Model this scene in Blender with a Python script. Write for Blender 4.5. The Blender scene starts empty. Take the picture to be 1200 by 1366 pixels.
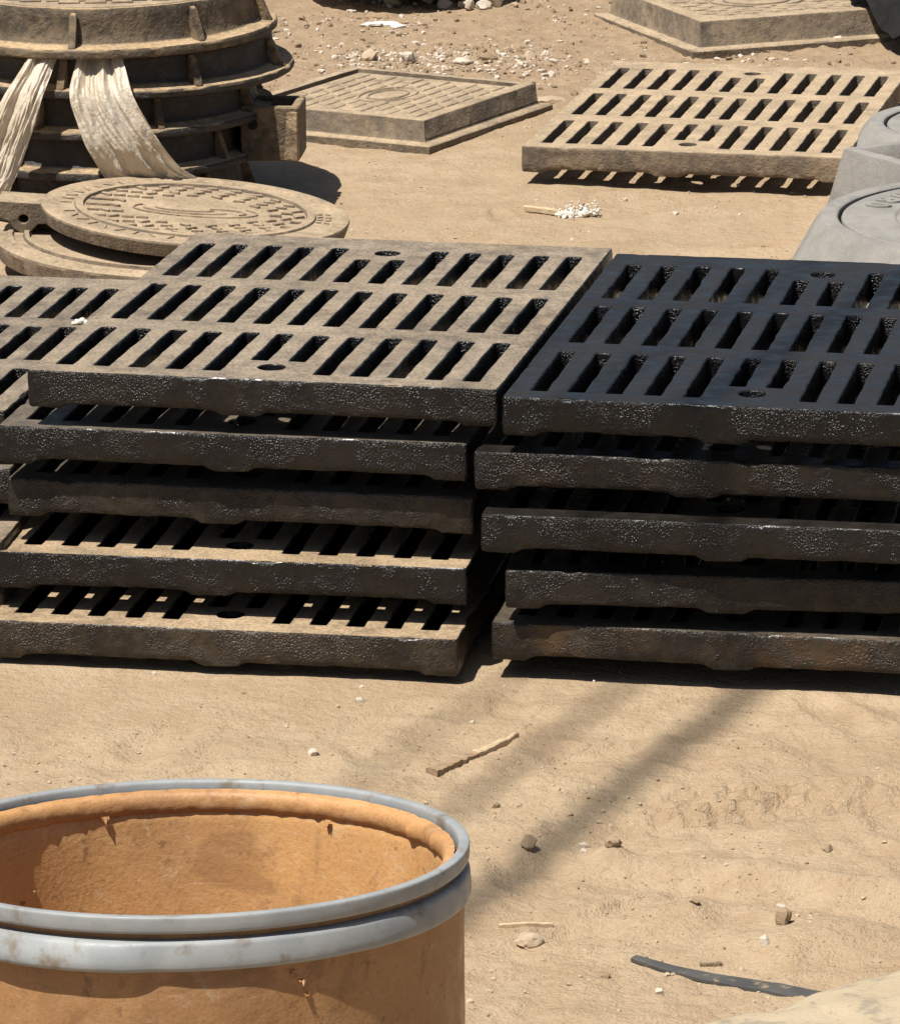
import bpy, bmesh, math, random
import numpy as np
from mathutils import Vector, Matrix, noise as mnoise

# ------------------------------------------------------------------ camera, light, exposure
SC = bpy.context.scene
COL = SC.collection
PI = math.pi
cam_d = bpy.data.cameras.new("camera")
cam_d.sensor_fit = 'HORIZONTAL'
cam_d.sensor_width = 36.0
cam_d.lens = 195.0
cam_d.clip_start = 0.1
cam_d.clip_end = 2000.0
cam = bpy.data.objects.new("camera", cam_d)
COL.objects.link(cam)
cam.matrix_world = Matrix.Translation((0, 0, 1.7709)) @ Matrix.Rotation(PI / 2 - 0.2678, 4, 'X') @ Matrix.Rotation(-0.0072, 4, 'Z')
SC.camera = cam

SUN_AZ = math.radians(228.0)     # direction towards the sun, clockwise from +Y
SUN_EL = math.radians(66.0)
SUN_DIR = Vector((math.sin(SUN_AZ) * math.cos(SUN_EL), math.cos(SUN_AZ) * math.cos(SUN_EL), math.sin(SUN_EL)))
world = bpy.data.worlds.new("World")
SC.world = world
world.use_nodes = True
wn = world.node_tree
wn.nodes.clear()
w_out = wn.nodes.new("ShaderNodeOutputWorld")
w_bg = wn.nodes.new("ShaderNodeBackground")
w_sky = wn.nodes.new("ShaderNodeTexSky")
w_sky.sky_type = 'NISHITA'
w_sky.sun_disc = False
w_sky.sun_elevation = SUN_EL
w_sky.sun_rotation = SUN_AZ
w_sky.air_density = 1.0
w_sky.dust_density = 1.5
w_bg.inputs['Strength'].default_value = 0.05
wn.links.new(w_sky.outputs[0], w_bg.inputs[0])
wn.links.new(w_bg.outputs[0], w_out.inputs[0])
sun_d = bpy.data.lights.new("sun", 'SUN')
sun_d.energy = 5.0
sun_d.angle = math.radians(0.53)
sun_d.color = (1.0, 0.955, 0.88)
sun = bpy.data.objects.new("sun", sun_d)
COL.objects.link(sun)
sun.location = (0, 0, 20)
sun.rotation_euler = SUN_DIR.to_track_quat('Z', 'Y').to_euler()
vs = SC.view_settings
vs.view_transform = 'Standard'
vs.look = 'None'
vs.gamma = 1.0
vs.use_curve_mapping = False
vs.exposure = 0.46

random.seed(11)
R_ = math.radians


# ------------------------------------------------------------------ object helpers
def tag(o, label=None, cat=None, group=None, kind=None):
    if label: o["label"] = label
    if cat: o["category"] = cat
    if group: o["group"] = group
    if kind: o["kind"] = kind
    return o


def empty(name, loc, rot=(0, 0, 0)):
    o = bpy.data.objects.new(name, None)
    o.empty_display_size = 0.05
    o.location = loc
    o.rotation_euler = rot
    COL.objects.link(o)
    return o


def mobj(name, me, mat=None, parent=None, loc=(0, 0, 0), rot=(0, 0, 0), **props):
    o = bpy.data.objects.new(name, me)
    COL.objects.link(o)
    if mat is not None and len(me.materials) == 0:
        me.materials.append(mat)
    o.location = loc
    o.rotation_euler = rot
    if parent is not None:
        o.parent = parent
    for k, v in props.items():
        o[k] = v
    return o


def finish(me, sharp=35):
    me.validate()
    me.update()
    me.polygons.foreach_set("use_smooth", [True] * len(me.polygons))
    me.set_sharp_from_angle(angle=R_(sharp))
    return me


def mesh(name, vs_, fs, sharp=35):
    me = bpy.data.meshes.new(name)
    me.from_pydata([tuple(v) for v in vs_], [], fs)
    return finish(me, sharp)


def bm_mesh(name, bm, sharp=35):
    bmesh.ops.recalc_face_normals(bm, faces=bm.faces)
    me = bpy.data.meshes.new(name)
    bm.to_mesh(me)
    bm.free()
    return finish(me, sharp)


def nz(p, s, seed=0.0):
    return mnoise.noise(Vector((p[0] * s + seed, p[1] * s + seed * 1.7, p[2] * s - seed)))


def fbm(p, s, seed=0.0, o=4):
    v, a, t = 0, 1, 0
    for i in range(o):
        v += a * nz(p, s, seed + i * 7.3)
        t += a
        a *= .5
        s *= 2.1
    return v / t


def box_bm(sx, sy, sz, bev=0.0, seg=2, taper=(1, 1), at=(0, 0, 0), bm=None):
    """Box with its base centre at `at`."""
    b2 = bmesh.new()
    vv = []
    for z, t in ((0, (1, 1)), (sz, taper)):
        for x, y in ((-1, -1), (1, -1), (1, 1), (-1, 1)):
            vv.append(b2.verts.new((at[0] + x * sx / 2 * t[0], at[1] + y * sy / 2 * t[1], at[2] + z)))
    for f in ((3, 2, 1, 0), (4, 5, 6, 7), (0, 1, 5, 4), (1, 2, 6, 5), (2, 3, 7, 6), (3, 0, 4, 7)):
        b2.faces.new([vv[i] for i in f])
    if bev > 0:
        bmesh.ops.bevel(b2, geom=list(b2.edges), offset=bev, segments=seg, profile=.6, affect='EDGES')
    if bm is None:
        return b2
    tmp = bpy.data.meshes.new("t")
    b2.to_mesh(tmp)
    b2.free()
    bm.from_mesh(tmp)
    bpy.data.meshes.remove(tmp)
    return bm


def lathe(name, prof, n=96, closed=True, rough=0.0, rs=40.0, seed=0.0, sharp=35, rfun=None, zfun=None):
    """Revolve (r,z) points; closed joins the last to the first."""
    V, F = [], []
    m = len(prof)
    for i in range(n):
        a = 2 * PI * i / n
        c, s = math.cos(a), math.sin(a)
        for (r, z) in prof:
            rr = r
            if rfun: rr = rfun(a, r, z)
            if rough:
                d = fbm((c * r, s * r, z), rs, seed, 3) * rough
                rr += d
                z = z + d * .5
            if zfun: z = zfun(a, r, z)
            V.append((rr * c, rr * s, z))
    for i in range(n):
        j = (i + 1) % n
        for k in range(m if closed else m - 1):
            l = (k + 1) % m
            F.append((i * m + k, j * m + k, j * m + l, i * m + l))
    return mesh(name, V, F, sharp)


def rock_bm(r, seed, sub=2, flat=.6, rough=.35, bm=None, at=(0, 0, 0)):
    b2 = bmesh.new()
    bmesh.ops.create_icosphere(b2, subdivisions=sub, radius=1.0)
    for v in b2.verts:
        d = 1 + rough * fbm(v.co, 1.1, seed, 2) * 1.6
        v.co = v.co * d
    rng = random.Random(seed)
    planes = [(Vector((rng.uniform(-1, 1), rng.uniform(-1, 1), rng.uniform(-.3, 1))).normalized(), rng.uniform(.55, .85)) for _ in range(6)]
    for v in b2.verts:
        for n_, d in planes:
            t = v.co.dot(n_) - d
            if t > 0: v.co -= n_ * t
        v.co = Vector((v.co.x * r, v.co.y * r * rng.uniform(.98, 1.02), v.co.z * r * flat)) + Vector(at)
    if bm is None:
        return b2
    tmp = bpy.data.meshes.new("t")
    b2.to_mesh(tmp)
    b2.free()
    bm.from_mesh(tmp)
    bpy.data.meshes.remove(tmp)
    return bm


# ------------------------------------------------------------------ materials
class NT:
    def __init__(self, name):
        self.m = bpy.data.materials.new(name)
        self.m.use_nodes = True
        self.t = self.m.node_tree
        self.t.nodes.clear()
        self.out = self.n("ShaderNodeOutputMaterial")
        self.b = self.n("ShaderNodeBsdfPrincipled")
        self.l(self.b.outputs[0], self.out.inputs[0])
        self.geo = self.n("ShaderNodeNewGeometry")
        self.pos = self.geo.outputs['Position']

    def n(self, t, **kw):
        nd = self.t.nodes.new(t)
        for k, v in kw.items(): setattr(nd, k, v)
        return nd

    def l(self, a, b): self.t.links.new(a, b)

    def put(self, sock, v):
        if hasattr(v, 'is_output'): self.l(v, sock)
        else:
            try: sock.default_value = v
            except Exception: sock.default_value = (v[0], v[1], v[2], 1)

    def noise(self, scale, detail=3, rough=.55, vec=None, stretch=None, dist=0):
        nd = self.n("ShaderNodeTexNoise")
        nd.inputs['Scale'].default_value = scale
        nd.inputs['Detail'].default_value = detail
        nd.inputs['Roughness'].default_value = rough
        nd.inputs['Distortion'].default_value = dist
        v = vec or self.pos
        if stretch:
            mp = self.n("ShaderNodeMapping")
            mp.inputs['Scale'].default_value = stretch
            self.l(v, mp.inputs[0])
            v = mp.outputs[0]
        self.l(v, nd.inputs['Vector'])
        return nd.outputs[0]

    def noise_vec(self, scale, st):
        nd = self.n("ShaderNodeTexNoise")
        nd.inputs['Scale'].default_value = scale
        mp = self.n("ShaderNodeMapping")
        mp.inputs['Scale'].default_value = st
        mp.inputs['Rotation'].default_value = (0, .35, 0)
        self.l(self.pos, mp.inputs[0])
        mx = self.n("ShaderNodeVectorMath", operation='MULTIPLY_ADD')
        self.l(nd.outputs[1], mx.inputs[0])
        mx.inputs[1].default_value = (.03, .03, .03)
        self.l(mp.outputs[0], mx.inputs[2])
        return mx.outputs[0]

    def voro(self, scale, feature='F1', vec=None, rand=1.0):
        nd = self.n("ShaderNodeTexVoronoi", feature=feature)
        nd.inputs['Scale'].default_value = scale
        nd.inputs['Randomness'].default_value = rand
        self.l(vec or self.pos, nd.inputs['Vector'])
        return nd.outputs[0]

    def ramp(self, v, a, b, ca=0.0, cb=1.0):
        nd = self.n("ShaderNodeMapRange", interpolation_type='SMOOTHSTEP')
        nd.inputs[1].default_value = a
        nd.inputs[2].default_value = b
        nd.inputs[3].default_value = ca
        nd.inputs[4].default_value = cb
        self.put(nd.inputs[0], v)
        return nd.outputs[0]

    def math(self, op, a, b=0.0, clamp=False):
        nd = self.n("ShaderNodeMath", operation=op, use_clamp=clamp)
        self.put(nd.inputs[0], a)
        self.put(nd.inputs[1], b)
        return nd.outputs[0]

    def mix(self, f, a, b):
        nd = self.n("ShaderNodeMix", data_type='RGBA')
        self.put(nd.inputs[0], f)
        self.put(nd.inputs[6], a)
        self.put(nd.inputs[7], b)
        return nd.outputs[2]

    def attr(self, name):
        nd = self.n("ShaderNodeAttribute", attribute_type='OBJECT', attribute_name=name)
        return nd.outputs['Fac']

    def tint(self, c, k):
        nd = self.n("ShaderNodeMix", data_type='RGBA', blend_type='MULTIPLY')
        nd.inputs[0].default_value = 1.0
        self.put(nd.inputs[6], c)
        nd.inputs[7].default_value = (k[0], k[1], k[2], 1)
        return nd.outputs[2]

    def bump(self, h, dist, strength=1.0, prev=None):
        nd = self.n("ShaderNodeBump")
        nd.inputs['Strength'].default_value = strength
        nd.inputs['Distance'].default_value = dist
        self.l(h, nd.inputs['Height'])
        if prev is not None: self.l(prev, nd.inputs['Normal'])
        return nd.outputs[0]

    def upness(self):
        s = self.n("ShaderNodeSeparateXYZ")
        self.l(self.geo.outputs['Normal'], s.inputs[0])
        return s.outputs[2]


DUST = (.40, .285, .165)


def mat_iron(name, base, rust, rough=.33, grain=260, grain_d=.0012, dustcol=DUST, up=(.45, .92), spec=.5, sand=False, grainy=False):
    """Painted or bare cast iron; object properties dust / side_dust say how much sand lies on it."""
    t = NT(name)
    big = t.noise(7, 4)
    mid = t.noise(34, 4, .6)
    fine = t.noise(grain, 3, .65)
    gr2 = t.noise(grain * .42, 3, .6)
    col = t.mix(t.ramp(mid, .45, .75, 0, .7), base, rust)
    col = t.mix(t.ramp(big, .35, .7, 0, .35), col, tuple(c * 1.9 for c in base))
    d_up = t.ramp(t.upness(), up[0], up[1])
    pat = t.ramp(t.math('ADD', t.math('MULTIPLY', mid, .45), t.math('MULTIPLY', t.noise(4.5, 5, .65), .55)), .30, .62)
    a = t.attr("dust")
    # dust covers more evenly as the amount rises
    m1 = t.math('MULTIPLY', a, t.math('ADD', t.math('MULTIPLY', pat, .55), .55), True)
    speck = t.ramp(t.noise(grain * .7, 2, .5), .35, .62, .72, 1.08)
    m1 = t.math('MULTIPLY', t.math('MULTIPLY', m1, d_up), speck, True)
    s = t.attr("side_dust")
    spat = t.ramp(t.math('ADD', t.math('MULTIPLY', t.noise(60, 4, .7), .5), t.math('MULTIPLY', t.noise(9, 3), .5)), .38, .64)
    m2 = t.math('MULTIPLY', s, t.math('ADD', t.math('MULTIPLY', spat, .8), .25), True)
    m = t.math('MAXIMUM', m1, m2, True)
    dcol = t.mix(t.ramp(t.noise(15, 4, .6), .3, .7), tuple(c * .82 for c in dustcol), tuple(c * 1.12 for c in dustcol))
    if sand:   # thin grey film turning to tan sand where much of it lies
        dcol = t.mix(t.ramp(t.math('ADD', a, t.math('MULTIPLY', t.noise(6, 4), .35)), .8, 1.1), dcol, (.43, .31, .185))
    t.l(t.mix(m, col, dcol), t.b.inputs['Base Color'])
    r = t.math('ADD', t.ramp(mid, .3, .7, rough - .1, rough + .12), t.math('MULTIPLY', m, .75), True)
    t.l(r, t.b.inputs['Roughness'])
    t.b.inputs['Specular IOR Level'].default_value = spec
    if grainy:
        t.l(t.mix(t.math('MULTIPLY', t.attr('rust'), t.ramp(t.noise(13, 4, .65), .44, .68, 0, .75)), t.b.inputs['Base Color'].links[0].from_socket, (.085, .046, .02)), t.b.inputs['Base Color'])
    # rough as-cast sides, smoother wiped tops
    side = t.ramp(t.upness(), .55, .9, 1.0, .12)
    h = t.math('ADD', t.math('MULTIPLY', fine, 1.0), t.math('MULTIPLY', gr2, .45))
    h = t.math('MULTIPLY', h, t.ramp(t.noise(16, 4, .6), .36, .58, .18, 1.15))
    h = t.math('MULTIPLY', h, side)
    pit = t.ramp(t.noise(80, 3, .6), .60, .74, 0, -.5)
    h = t.math('ADD', h, t.math('MULTIPLY', pit, side))
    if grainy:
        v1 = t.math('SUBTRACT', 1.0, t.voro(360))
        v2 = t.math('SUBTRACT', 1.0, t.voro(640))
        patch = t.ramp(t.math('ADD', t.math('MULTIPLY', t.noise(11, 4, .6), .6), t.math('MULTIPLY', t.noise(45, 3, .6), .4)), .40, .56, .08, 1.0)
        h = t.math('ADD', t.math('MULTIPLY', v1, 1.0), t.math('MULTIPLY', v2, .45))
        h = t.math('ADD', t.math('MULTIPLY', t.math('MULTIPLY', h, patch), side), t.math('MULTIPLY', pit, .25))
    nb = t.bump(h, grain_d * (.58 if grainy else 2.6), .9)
    t.l(nb, t.b.inputs['Normal'])
    return t.m


M = {}
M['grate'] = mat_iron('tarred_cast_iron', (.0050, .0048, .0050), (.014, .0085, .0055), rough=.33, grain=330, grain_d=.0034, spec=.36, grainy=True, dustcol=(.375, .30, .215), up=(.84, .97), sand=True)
M['grate_dusty'] = mat_iron('dusty_cast_iron', (.05, .038, .028), (.09, .06, .04), rough=.6, grain=240, grain_d=.0009, dustcol=(.40, .30, .19))
M['iron'] = mat_iron('bare_dusty_iron', (.013, .011, .0095), (.022, .016, .012), rough=.6, grain=170, grain_d=.0011)
M['cover'] = mat_iron('sandy_cover_iron', (.055, .042, .031), (.085, .058, .037), rough=.65, grain=190, grain_d=.0009, dustcol=(.37, .28, .18))


def mat_simple(name, c1, c2, rough, scale=30, bump_s=120, bump_d=.0006, stretch=None, spec=.4, metal=0.0, spots=None, spot_scale=60, spot_lim=(.62, .7)):
    t = NT(name)
    n1 = t.noise(scale, 5, .6, stretch=stretch)
    col = t.mix(t.ramp(n1, .3, .7), c1, c2)
    if spots:
        col = t.mix(t.ramp(t.noise(spot_scale, 4, .65), spot_lim[0], spot_lim[1], 0, .85), col, spots)
    t.l(col, t.b.inputs['Base Color'])
    t.put(t.b.inputs['Roughness'], t.ramp(t.noise(scale * 2.3, 3), .3, .7, rough - .08, rough + .1))
    t.b.inputs['Specular IOR Level'].default_value = spec
    t.b.inputs['Metallic'].default_value = metal
    h = t.math('ADD', t.noise(bump_s, 3, .6), t.math('MULTIPLY', t.noise(bump_s * .3, 3), 1.2))
    t.l(t.bump(h, bump_d, .9), t.b.inputs['Normal'])
    return t.m


M['grey'] = mat_simple('grey_primed_composite', (.205, .195, .176), (.265, .25, .226), .75, 18, 190, .0011, spots=(.30, .262, .21), spot_scale=60, spot_lim=(.56, .72))
M['steel'] = mat_simple('galvanised_steel', (.235, .252, .257), (.305, .318, .318), .5, 22, 90, .0003, spots=(.17, .13, .09), spot_scale=38, spot_lim=(.53, .72), spec=.35)
M['rag'] = mat_simple('black_plastic', (.010, .0095, .009), (.016, .015, .014), .8, 20, 70, .002, spec=.15)
M['strip'] = mat_simple('dark_flat_bar', (.055, .054, .052), (.085, .082, .076), .6, 16, 120, .0005, spots=(.3, .22, .13), spot_scale=50, spot_lim=(.55, .72))
M['wood'] = mat_simple('dry_splintered_wood', (.34, .24, .15), (.22, .15, .09), .85, 40, 160, .0012, stretch=(1, 5, 5))
M['palewood'] = mat_simple('pale_stick', (.5, .39, .25), (.42, .31, .19), .8, 60, 200, .0006)
M['foam'] = mat_simple('white_foam', (.72, .68, .6), (.62, .57, .47), .9, 60, 260, .0015)
M['rock'] = mat_simple('tan_rock', (.36, .27, .18), (.46, .36, .25), .9, 40, 150, .0015)
M['darkrock'] = mat_simple('dark_clod', (.27, .195, .12), (.20, .145, .09), .95, 60, 150, .0015)
M['sandclod'] = mat_simple('sandy_clod', (.33, .245, .155), (.26, .19, .118), .95, 50, 170, .0015)
M['white_rock'] = mat_simple('whitish_rubble', (.56, .49, .40), (.42, .35, .27), .9, 60, 200, .0012)
M['paper'] = mat_simple('white_flake', (.75, .71, .64), (.65, .6, .52), .8, 40, 120, .0004)
M['dish'] = mat_simple('faded_green_paint', (.32, .37, .27), (.46, .33, .2), .6, 9, 100, .0005)
M['cable'] = mat_simple('cable_sheath', (.03, .03, .03), (.04, .04, .04), .5)
M['pole'] = mat_simple('weathered_pole', (.2, .14, .09), (.26, .19, .13), .85, 9, 60, .002, stretch=(6, 6, 1))


def mat_fibre(name='fibre_drum_board', k=(1, 1, 1)):
    t = NT(name)
    n1 = t.noise(9, 5, .62)
    n2 = t.noise(38, 5, .7)
    col = t.mix(t.ramp(n1, .3, .72), (.64, .36, .145), (.52, .285, .115))
    col = t.mix(t.ramp(n2, .48, .72, 0, .55), col, (.68, .42, .20))
    col = t.mix(t.ramp(t.noise(5, 4, .6, stretch=(1, 1, .4)), .52, .72, 0, .6), col, (.36, .20, .095))
    col = t.mix(t.ramp(t.noise(70, 4, .7), .58, .72, 0, .65), col, (.2, .105, .045))
    col = t.mix(t.ramp(t.noise(320, 3, .6), .5, .7, 0, .28), col, (.22, .12, .05))
    col = t.mix(t.ramp(t.noise(130, 4, .7, stretch=(.25, .25, 2.5)), .60, .70, 0, .5), col, (.70, .50, .30))
    col = t.mix(t.ramp(t.noise(12, 5, .7, stretch=(1.4, 1.4, .3)), .56, .70, 0, .5), col, (.24, .135, .065))
    col = t.mix(t.ramp(t.noise(24, 5, .7, dist=1.2), .60, .68, 0, .6), col, (.66, .48, .30))
    col = t.mix(t.ramp(t.noise(7, 6, .75, dist=.8), .55, .66, 0, .55), col, (.30, .155, .07))
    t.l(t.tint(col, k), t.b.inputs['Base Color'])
    t.put(t.b.inputs['Roughness'], t.ramp(n2, .3, .7, .42, .66))
    t.b.inputs['Specular IOR Level'].default_value = .4
    h = t.math('ADD', t.noise(260, 4, .65), t.math('MULTIPLY', t.noise(60, 4, .6, stretch=(1, 1, .35)), .8))
    t.l(t.bump(h, .0005, 1.0), t.b.inputs['Normal'])
    return t.m


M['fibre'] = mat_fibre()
M['fibre_lip'] = mat_fibre('dimmed_drum_lip', (.80, .76, .76))  # board tint dulled because the flat lip catches more light
M['fibre_out'] = mat_fibre('dimmed_drum_board', (.60, .58, .60))  # darker copy of the board; the inner one carries the sunlit brightness


def mat_wrap():
    t = NT('cloudy_plastic_sheet')
    n1 = t.noise(18, 4, .6)
    col = t.mix(t.ramp(n1, .3, .7), (.60, .50, .37), (.70, .63, .52))
    t.l(col, t.b.inputs['Base Color'])
    t.b.inputs['Roughness'].default_value = .36
    t.b.inputs['Specular IOR Level'].default_value = .55
    w = t.voro(34, 'F1', t.noise_vec(26, (1.2, .5, .45)))
    h = t.math('ADD', w, t.math('MULTIPLY', t.noise(45, 2, .5, stretch=(1, .6, .5)), .5))
    t.l(t.bump(h, .0028, 1.0), t.b.inputs['Normal'])
    tr = t.n("ShaderNodeBsdfTranslucent")
    t.l(col, tr.inputs[0])
    mx = t.n("ShaderNodeMixShader")
    mx.inputs[0].default_value = .22
    t.l(t.b.outputs[0], mx.inputs[1])
    t.l(tr.outputs[0], mx.inputs[2])
    t.l(mx.outputs[0], t.out.inputs[0])
    return t.m


M['wrap'] = mat_wrap()


def mat_sack():
    t = NT('dirty_cement_sack')
    n1 = t.noise(10, 5, .6)
    col = t.mix(t.ramp(n1, .3, .7), (.36, .285, .185), (.43, .35, .235))
    col = t.mix(t.ramp(t.noise(26, 5, .65, dist=.5), .50, .64, 0, .85), col, (.25, .21, .155))
    col = t.mix(t.ramp(t.noise(120, 3, .6), .64, .72, 0, .6), col, (.12, .09, .06))
    t.l(col, t.b.inputs['Base Color'])
    t.b.inputs['Roughness'].default_value = .85
    h = t.math('ADD', t.noise(220, 3, .6), t.math('MULTIPLY', t.noise(40, 4, .6), 2))
    t.l(t.bump(h, .0012, 1.0), t.b.inputs['Normal'])
    return t.m


M['sack'] = mat_sack()


def mat_ground():
    t = NT('dry_sandy_ground')
    sep = t.n("ShaderNodeSeparateXYZ")
    t.l(t.pos, sep.inputs[0])
    far = t.ramp(t.math('ADD', sep.outputs[1], t.math('MULTIPLY', t.noise(1.6, 4), 2.2)), 9.6, 11.2)
    n1 = t.noise(2.2, 5, .6)
    n2 = t.noise(14, 5, .65)
    n3 = t.noise(150, 4, .7)
    sand = t.mix(t.ramp(n1, .32, .68), (.43, .325, .212), (.37, .272, .172))
    sand = t.mix(t.ramp(n2, .40, .72, 0, .7), sand, (.335, .232, .140))
    sand = t.mix(t.ramp(t.noise(5, 5, .7, stretch=(1, 1.6, 1)), .52, .72, 0, .55), sand, (.30, .215, .135))
    dirt = t.mix(t.ramp(n2, .3, .7), (.36, .262, .168), (.285, .20, .125))
    col = t.mix(far, sand, dirt)
    col = t.mix(t.ramp(n3, .52, .70, 0, .42), col, (.26, .185, .113))
    col = t.mix(t.ramp(t.noise(210, 2, .5), .66, .74, 0, .55), col, (.58, .47, .33))
    col = t.mix(t.ramp(t.noise(90, 3, .6), .66, .72, 0, .5), col, (.17, .115, .07))
    t.l(col, t.b.inputs['Base Color'])
    t.b.inputs['Roughness'].default_value = .95
    t.b.inputs['Specular IOR Level'].default_value = .15
    h = t.math('ADD', t.math('MULTIPLY', t.noise(60, 4, .65), 1.0), t.math('MULTIPLY', n3, .5))
    h = t.math('ADD', h, t.math('MULTIPLY', t.noise(420, 2, .6), .25))
    t.l(t.bump(h, .0075, .95), t.b.inputs['Normal'])
    return t.m


M['ground'] = mat_ground()


# ------------------------------------------------------------------ ground
def vnoise(x, y, seed):
    """vectorised gradient noise"""
    rng = np.random.default_rng(seed)
    perm = rng.permutation(512)
    ang = rng.random(512) * 2 * np.pi
    gx, gy = np.cos(ang), np.sin(ang)
    xi, yi = np.floor(x).astype(int), np.floor(y).astype(int)
    xf, yf = x - xi, y - yi
    u, v = xf ** 3 * (xf * (xf * 6 - 15) + 10), yf ** 3 * (yf * (yf * 6 - 15) + 10)

    def g(ix, iy, fx, fy):
        h = perm[(perm[ix % 512] + iy) % 512]
        return gx[h] * fx + gy[h] * fy
    a = g(xi, yi, xf, yf)
    b = g(xi + 1, yi, xf - 1, yf)
    c = g(xi, yi + 1, xf, yf - 1)
    d = g(xi + 1, yi + 1, xf - 1, yf - 1)
    return (a * (1 - u) + b * u) * (1 - v) + (c * (1 - u) + d * u) * v


def sstep(x, a, b):
    t = np.clip((x - a) / (b - a), 0, 1)
    return t * t * (3 - 2 * t)


def ground_h(X, Y):
    h = .010 * vnoise(X / .45, Y / .6, 1) + .0075 * vnoise(X / .16 + .4 * vnoise(X / .2, Y / .2, 8), Y / .2, 2)
    rg = 1 - np.abs(vnoise(X / .13, Y / .17, 3)) * 2
    h += .0052 * rg * sstep(vnoise(X / .5, Y / .5, 4), -.15, .25)
    h += .0050 * vnoise(X / .05, Y / .06, 5) + .0026 * vnoise(X / .022, Y / .026, 6)
    clod = np.maximum(0, vnoise(X / .028, Y / .03, 7) - .22)
    patch = sstep(vnoise(X / .35 + 9, Y / .4, 9), -.05, .3)
    farp = sstep(Y + .5 * vnoise(X / .5, Y / .5, 12), 8.9, 9.9)
    h += clod * (.012 * patch + .014 * farp)
    h += .0024 * (1 - np.abs(vnoise(X / .026 + .6 * vnoise(X / .05, Y / .05, 41), Y / .024, 40)) * 2.4) * sstep(vnoise(X / .22, Y / .2, 42), -.2, .3)
    # flat, trodden near the stacked ironwork
    calm = np.exp(-((np.maximum(0, np.abs(X - .0) - .75) / .2) ** 2) - (np.maximum(0, np.abs(Y - 6.15) - .52) / .14) ** 2)
    h *= 1 - .8 * calm
    h *= 1 - .45 * sstep(Y, 6.8, 7.4) * (1 - sstep(Y, 9, 9.6))
    far2 = sstep(np.hypot(X, Y - 6), 8, 30)
    h = h * (1 - far2) + far2 * .05 * vnoise(X / 6, Y / 6, 14)
    # tyre tread pressed into the sand
    s = (X - .20) / .31
    cy = 5.175 + .075 * s + .012 * np.sin(s * 5)
    d = (Y - cy)
    inside = sstep(X, .19, .25) * (1 - sstep(np.abs(d), .045, .065)) * (1 - sstep(X, 1.2, 1.5))
    row = np.floor(d / .026)
    ux = (X / .034 + .5 * (row % 2) + .25 * np.sin(row * 2.3) + .25 * vnoise(X / .05, Y / .05, 21)) % 1.0
    uy = (d / .026 + .12 * vnoise(X / .04, Y / .04, 22)) % 1.0
    tread = 1.6 * sstep(np.minimum(ux, 1 - ux), .03, .16) * sstep(np.minimum(uy, 1 - uy), .04, .2) - .8
    fade = .45 + .9 * np.clip(vnoise(X / .07, Y / .05, 15) + .3, 0, 1)
    h += inside * (tread * .0085 * fade - .002)
    # scuffs and half-filled footprints
    rs = np.random.default_rng(77)
    for k in range(60):
        fx, fy = rs.uniform(-.5, .75), (rs.uniform(4.5, 5.6) if k < 42 else rs.uniform(7.7, 8.7))
        an, la, lb_, dp = rs.uniform(0, 3.14), rs.uniform(.05, .12), rs.uniform(.022, .045), rs.uniform(.002, .006)
        u = ((X - fx) * np.cos(an) + (Y - fy) * np.sin(an)) / la
        v = (-(X - fx) * np.sin(an) + (Y - fy) * np.cos(an)) / lb_
        r2 = u * u + v * v
        h += dp * (.55 * np.exp(-((np.sqrt(r2) - 1.15) / .3) ** 2) * (u > -.6) - np.exp(-r2 ** 2))
    # small mounds and a rut
    for mx, my, mr, mh in ((.08, 5.06, .022, .018), (.175, 5.047, .02, .012), (.255, 4.857, .02, .008), (.345, 4.74, .05, .016), (.40, 4.80, .05, .010), (-.62, 8.0, .1, -.004)):
        h += mh * np.exp(-((X - mx) ** 2 + ((Y - my) * .8) ** 2) / mr ** 2)
    h += -.012 * np.exp(-((Y - 4.90 - .05 * np.sin(X * 9)) / .035) ** 2) * sstep(X, .1, .2)
    h += .009 * np.exp(-((Y - 4.97 - .05 * np.sin(X * 9)) / .03) ** 2) * sstep(X, .1, .2)
    return h - .003


def axis(lo, hi, step, far, grow=1.35):
    core = list(np.arange(lo, hi + step / 2, step))
    d, x = step, core[-1]
    up = []
    while x < far:
        d *= grow
        x += d
        up.append(x)
    d, x = step, core[0]
    dn = []
    while x > -far:
        d *= grow
        x -= d
        dn.append(x)
    return np.array(dn[::-1] + core + up)


gx_ = axis(-1.15, 1.15, .0062, 700)
ya = axis(4.35, 11.2, .0095, 700)
ys = np.concatenate([ya[ya < 4.349], np.arange(4.35, 5.62, .0055), np.arange(5.62, 7.6, .02), np.arange(7.6, 11.2, .0085), ya[ya > 11.205]])
GX, GY = np.meshgrid(gx_, ys)
GH = ground_h(GX, GY)
nx, ny = len(gx_), len(ys)
co = np.stack([GX, GY, GH], -1).reshape(-1, 3).astype(np.float32)
idx = np.arange(nx * ny).reshape(ny, nx)
q = np.stack([idx[:-1, :-1], idx[:-1, 1:], idx[1:, 1:], idx[1:, :-1]], -1).reshape(-1, 4).astype(np.int32)
gm = bpy.data.meshes.new("ground")
gm.vertices.add(len(co))
gm.vertices.foreach_set("co", co.ravel())
gm.loops.add(q.size)
gm.loops.foreach_set("vertex_index", q.ravel())
gm.polygons.add(len(q))
gm.polygons.foreach_set("loop_start", np.arange(0, q.size, 4, dtype=np.int32))
gm.update()
gm.validate()
gm.polygons.foreach_set("use_smooth", np.ones(len(q), bool))
tag(mobj("ground", gm, M['ground']), kind="structure", label="dry sandy yard ground with tyre marks and scattered grit")


def gh(x, y):
    return float(ground_h(np.array([float(x)]), np.array([float(y)]))[0])


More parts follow.
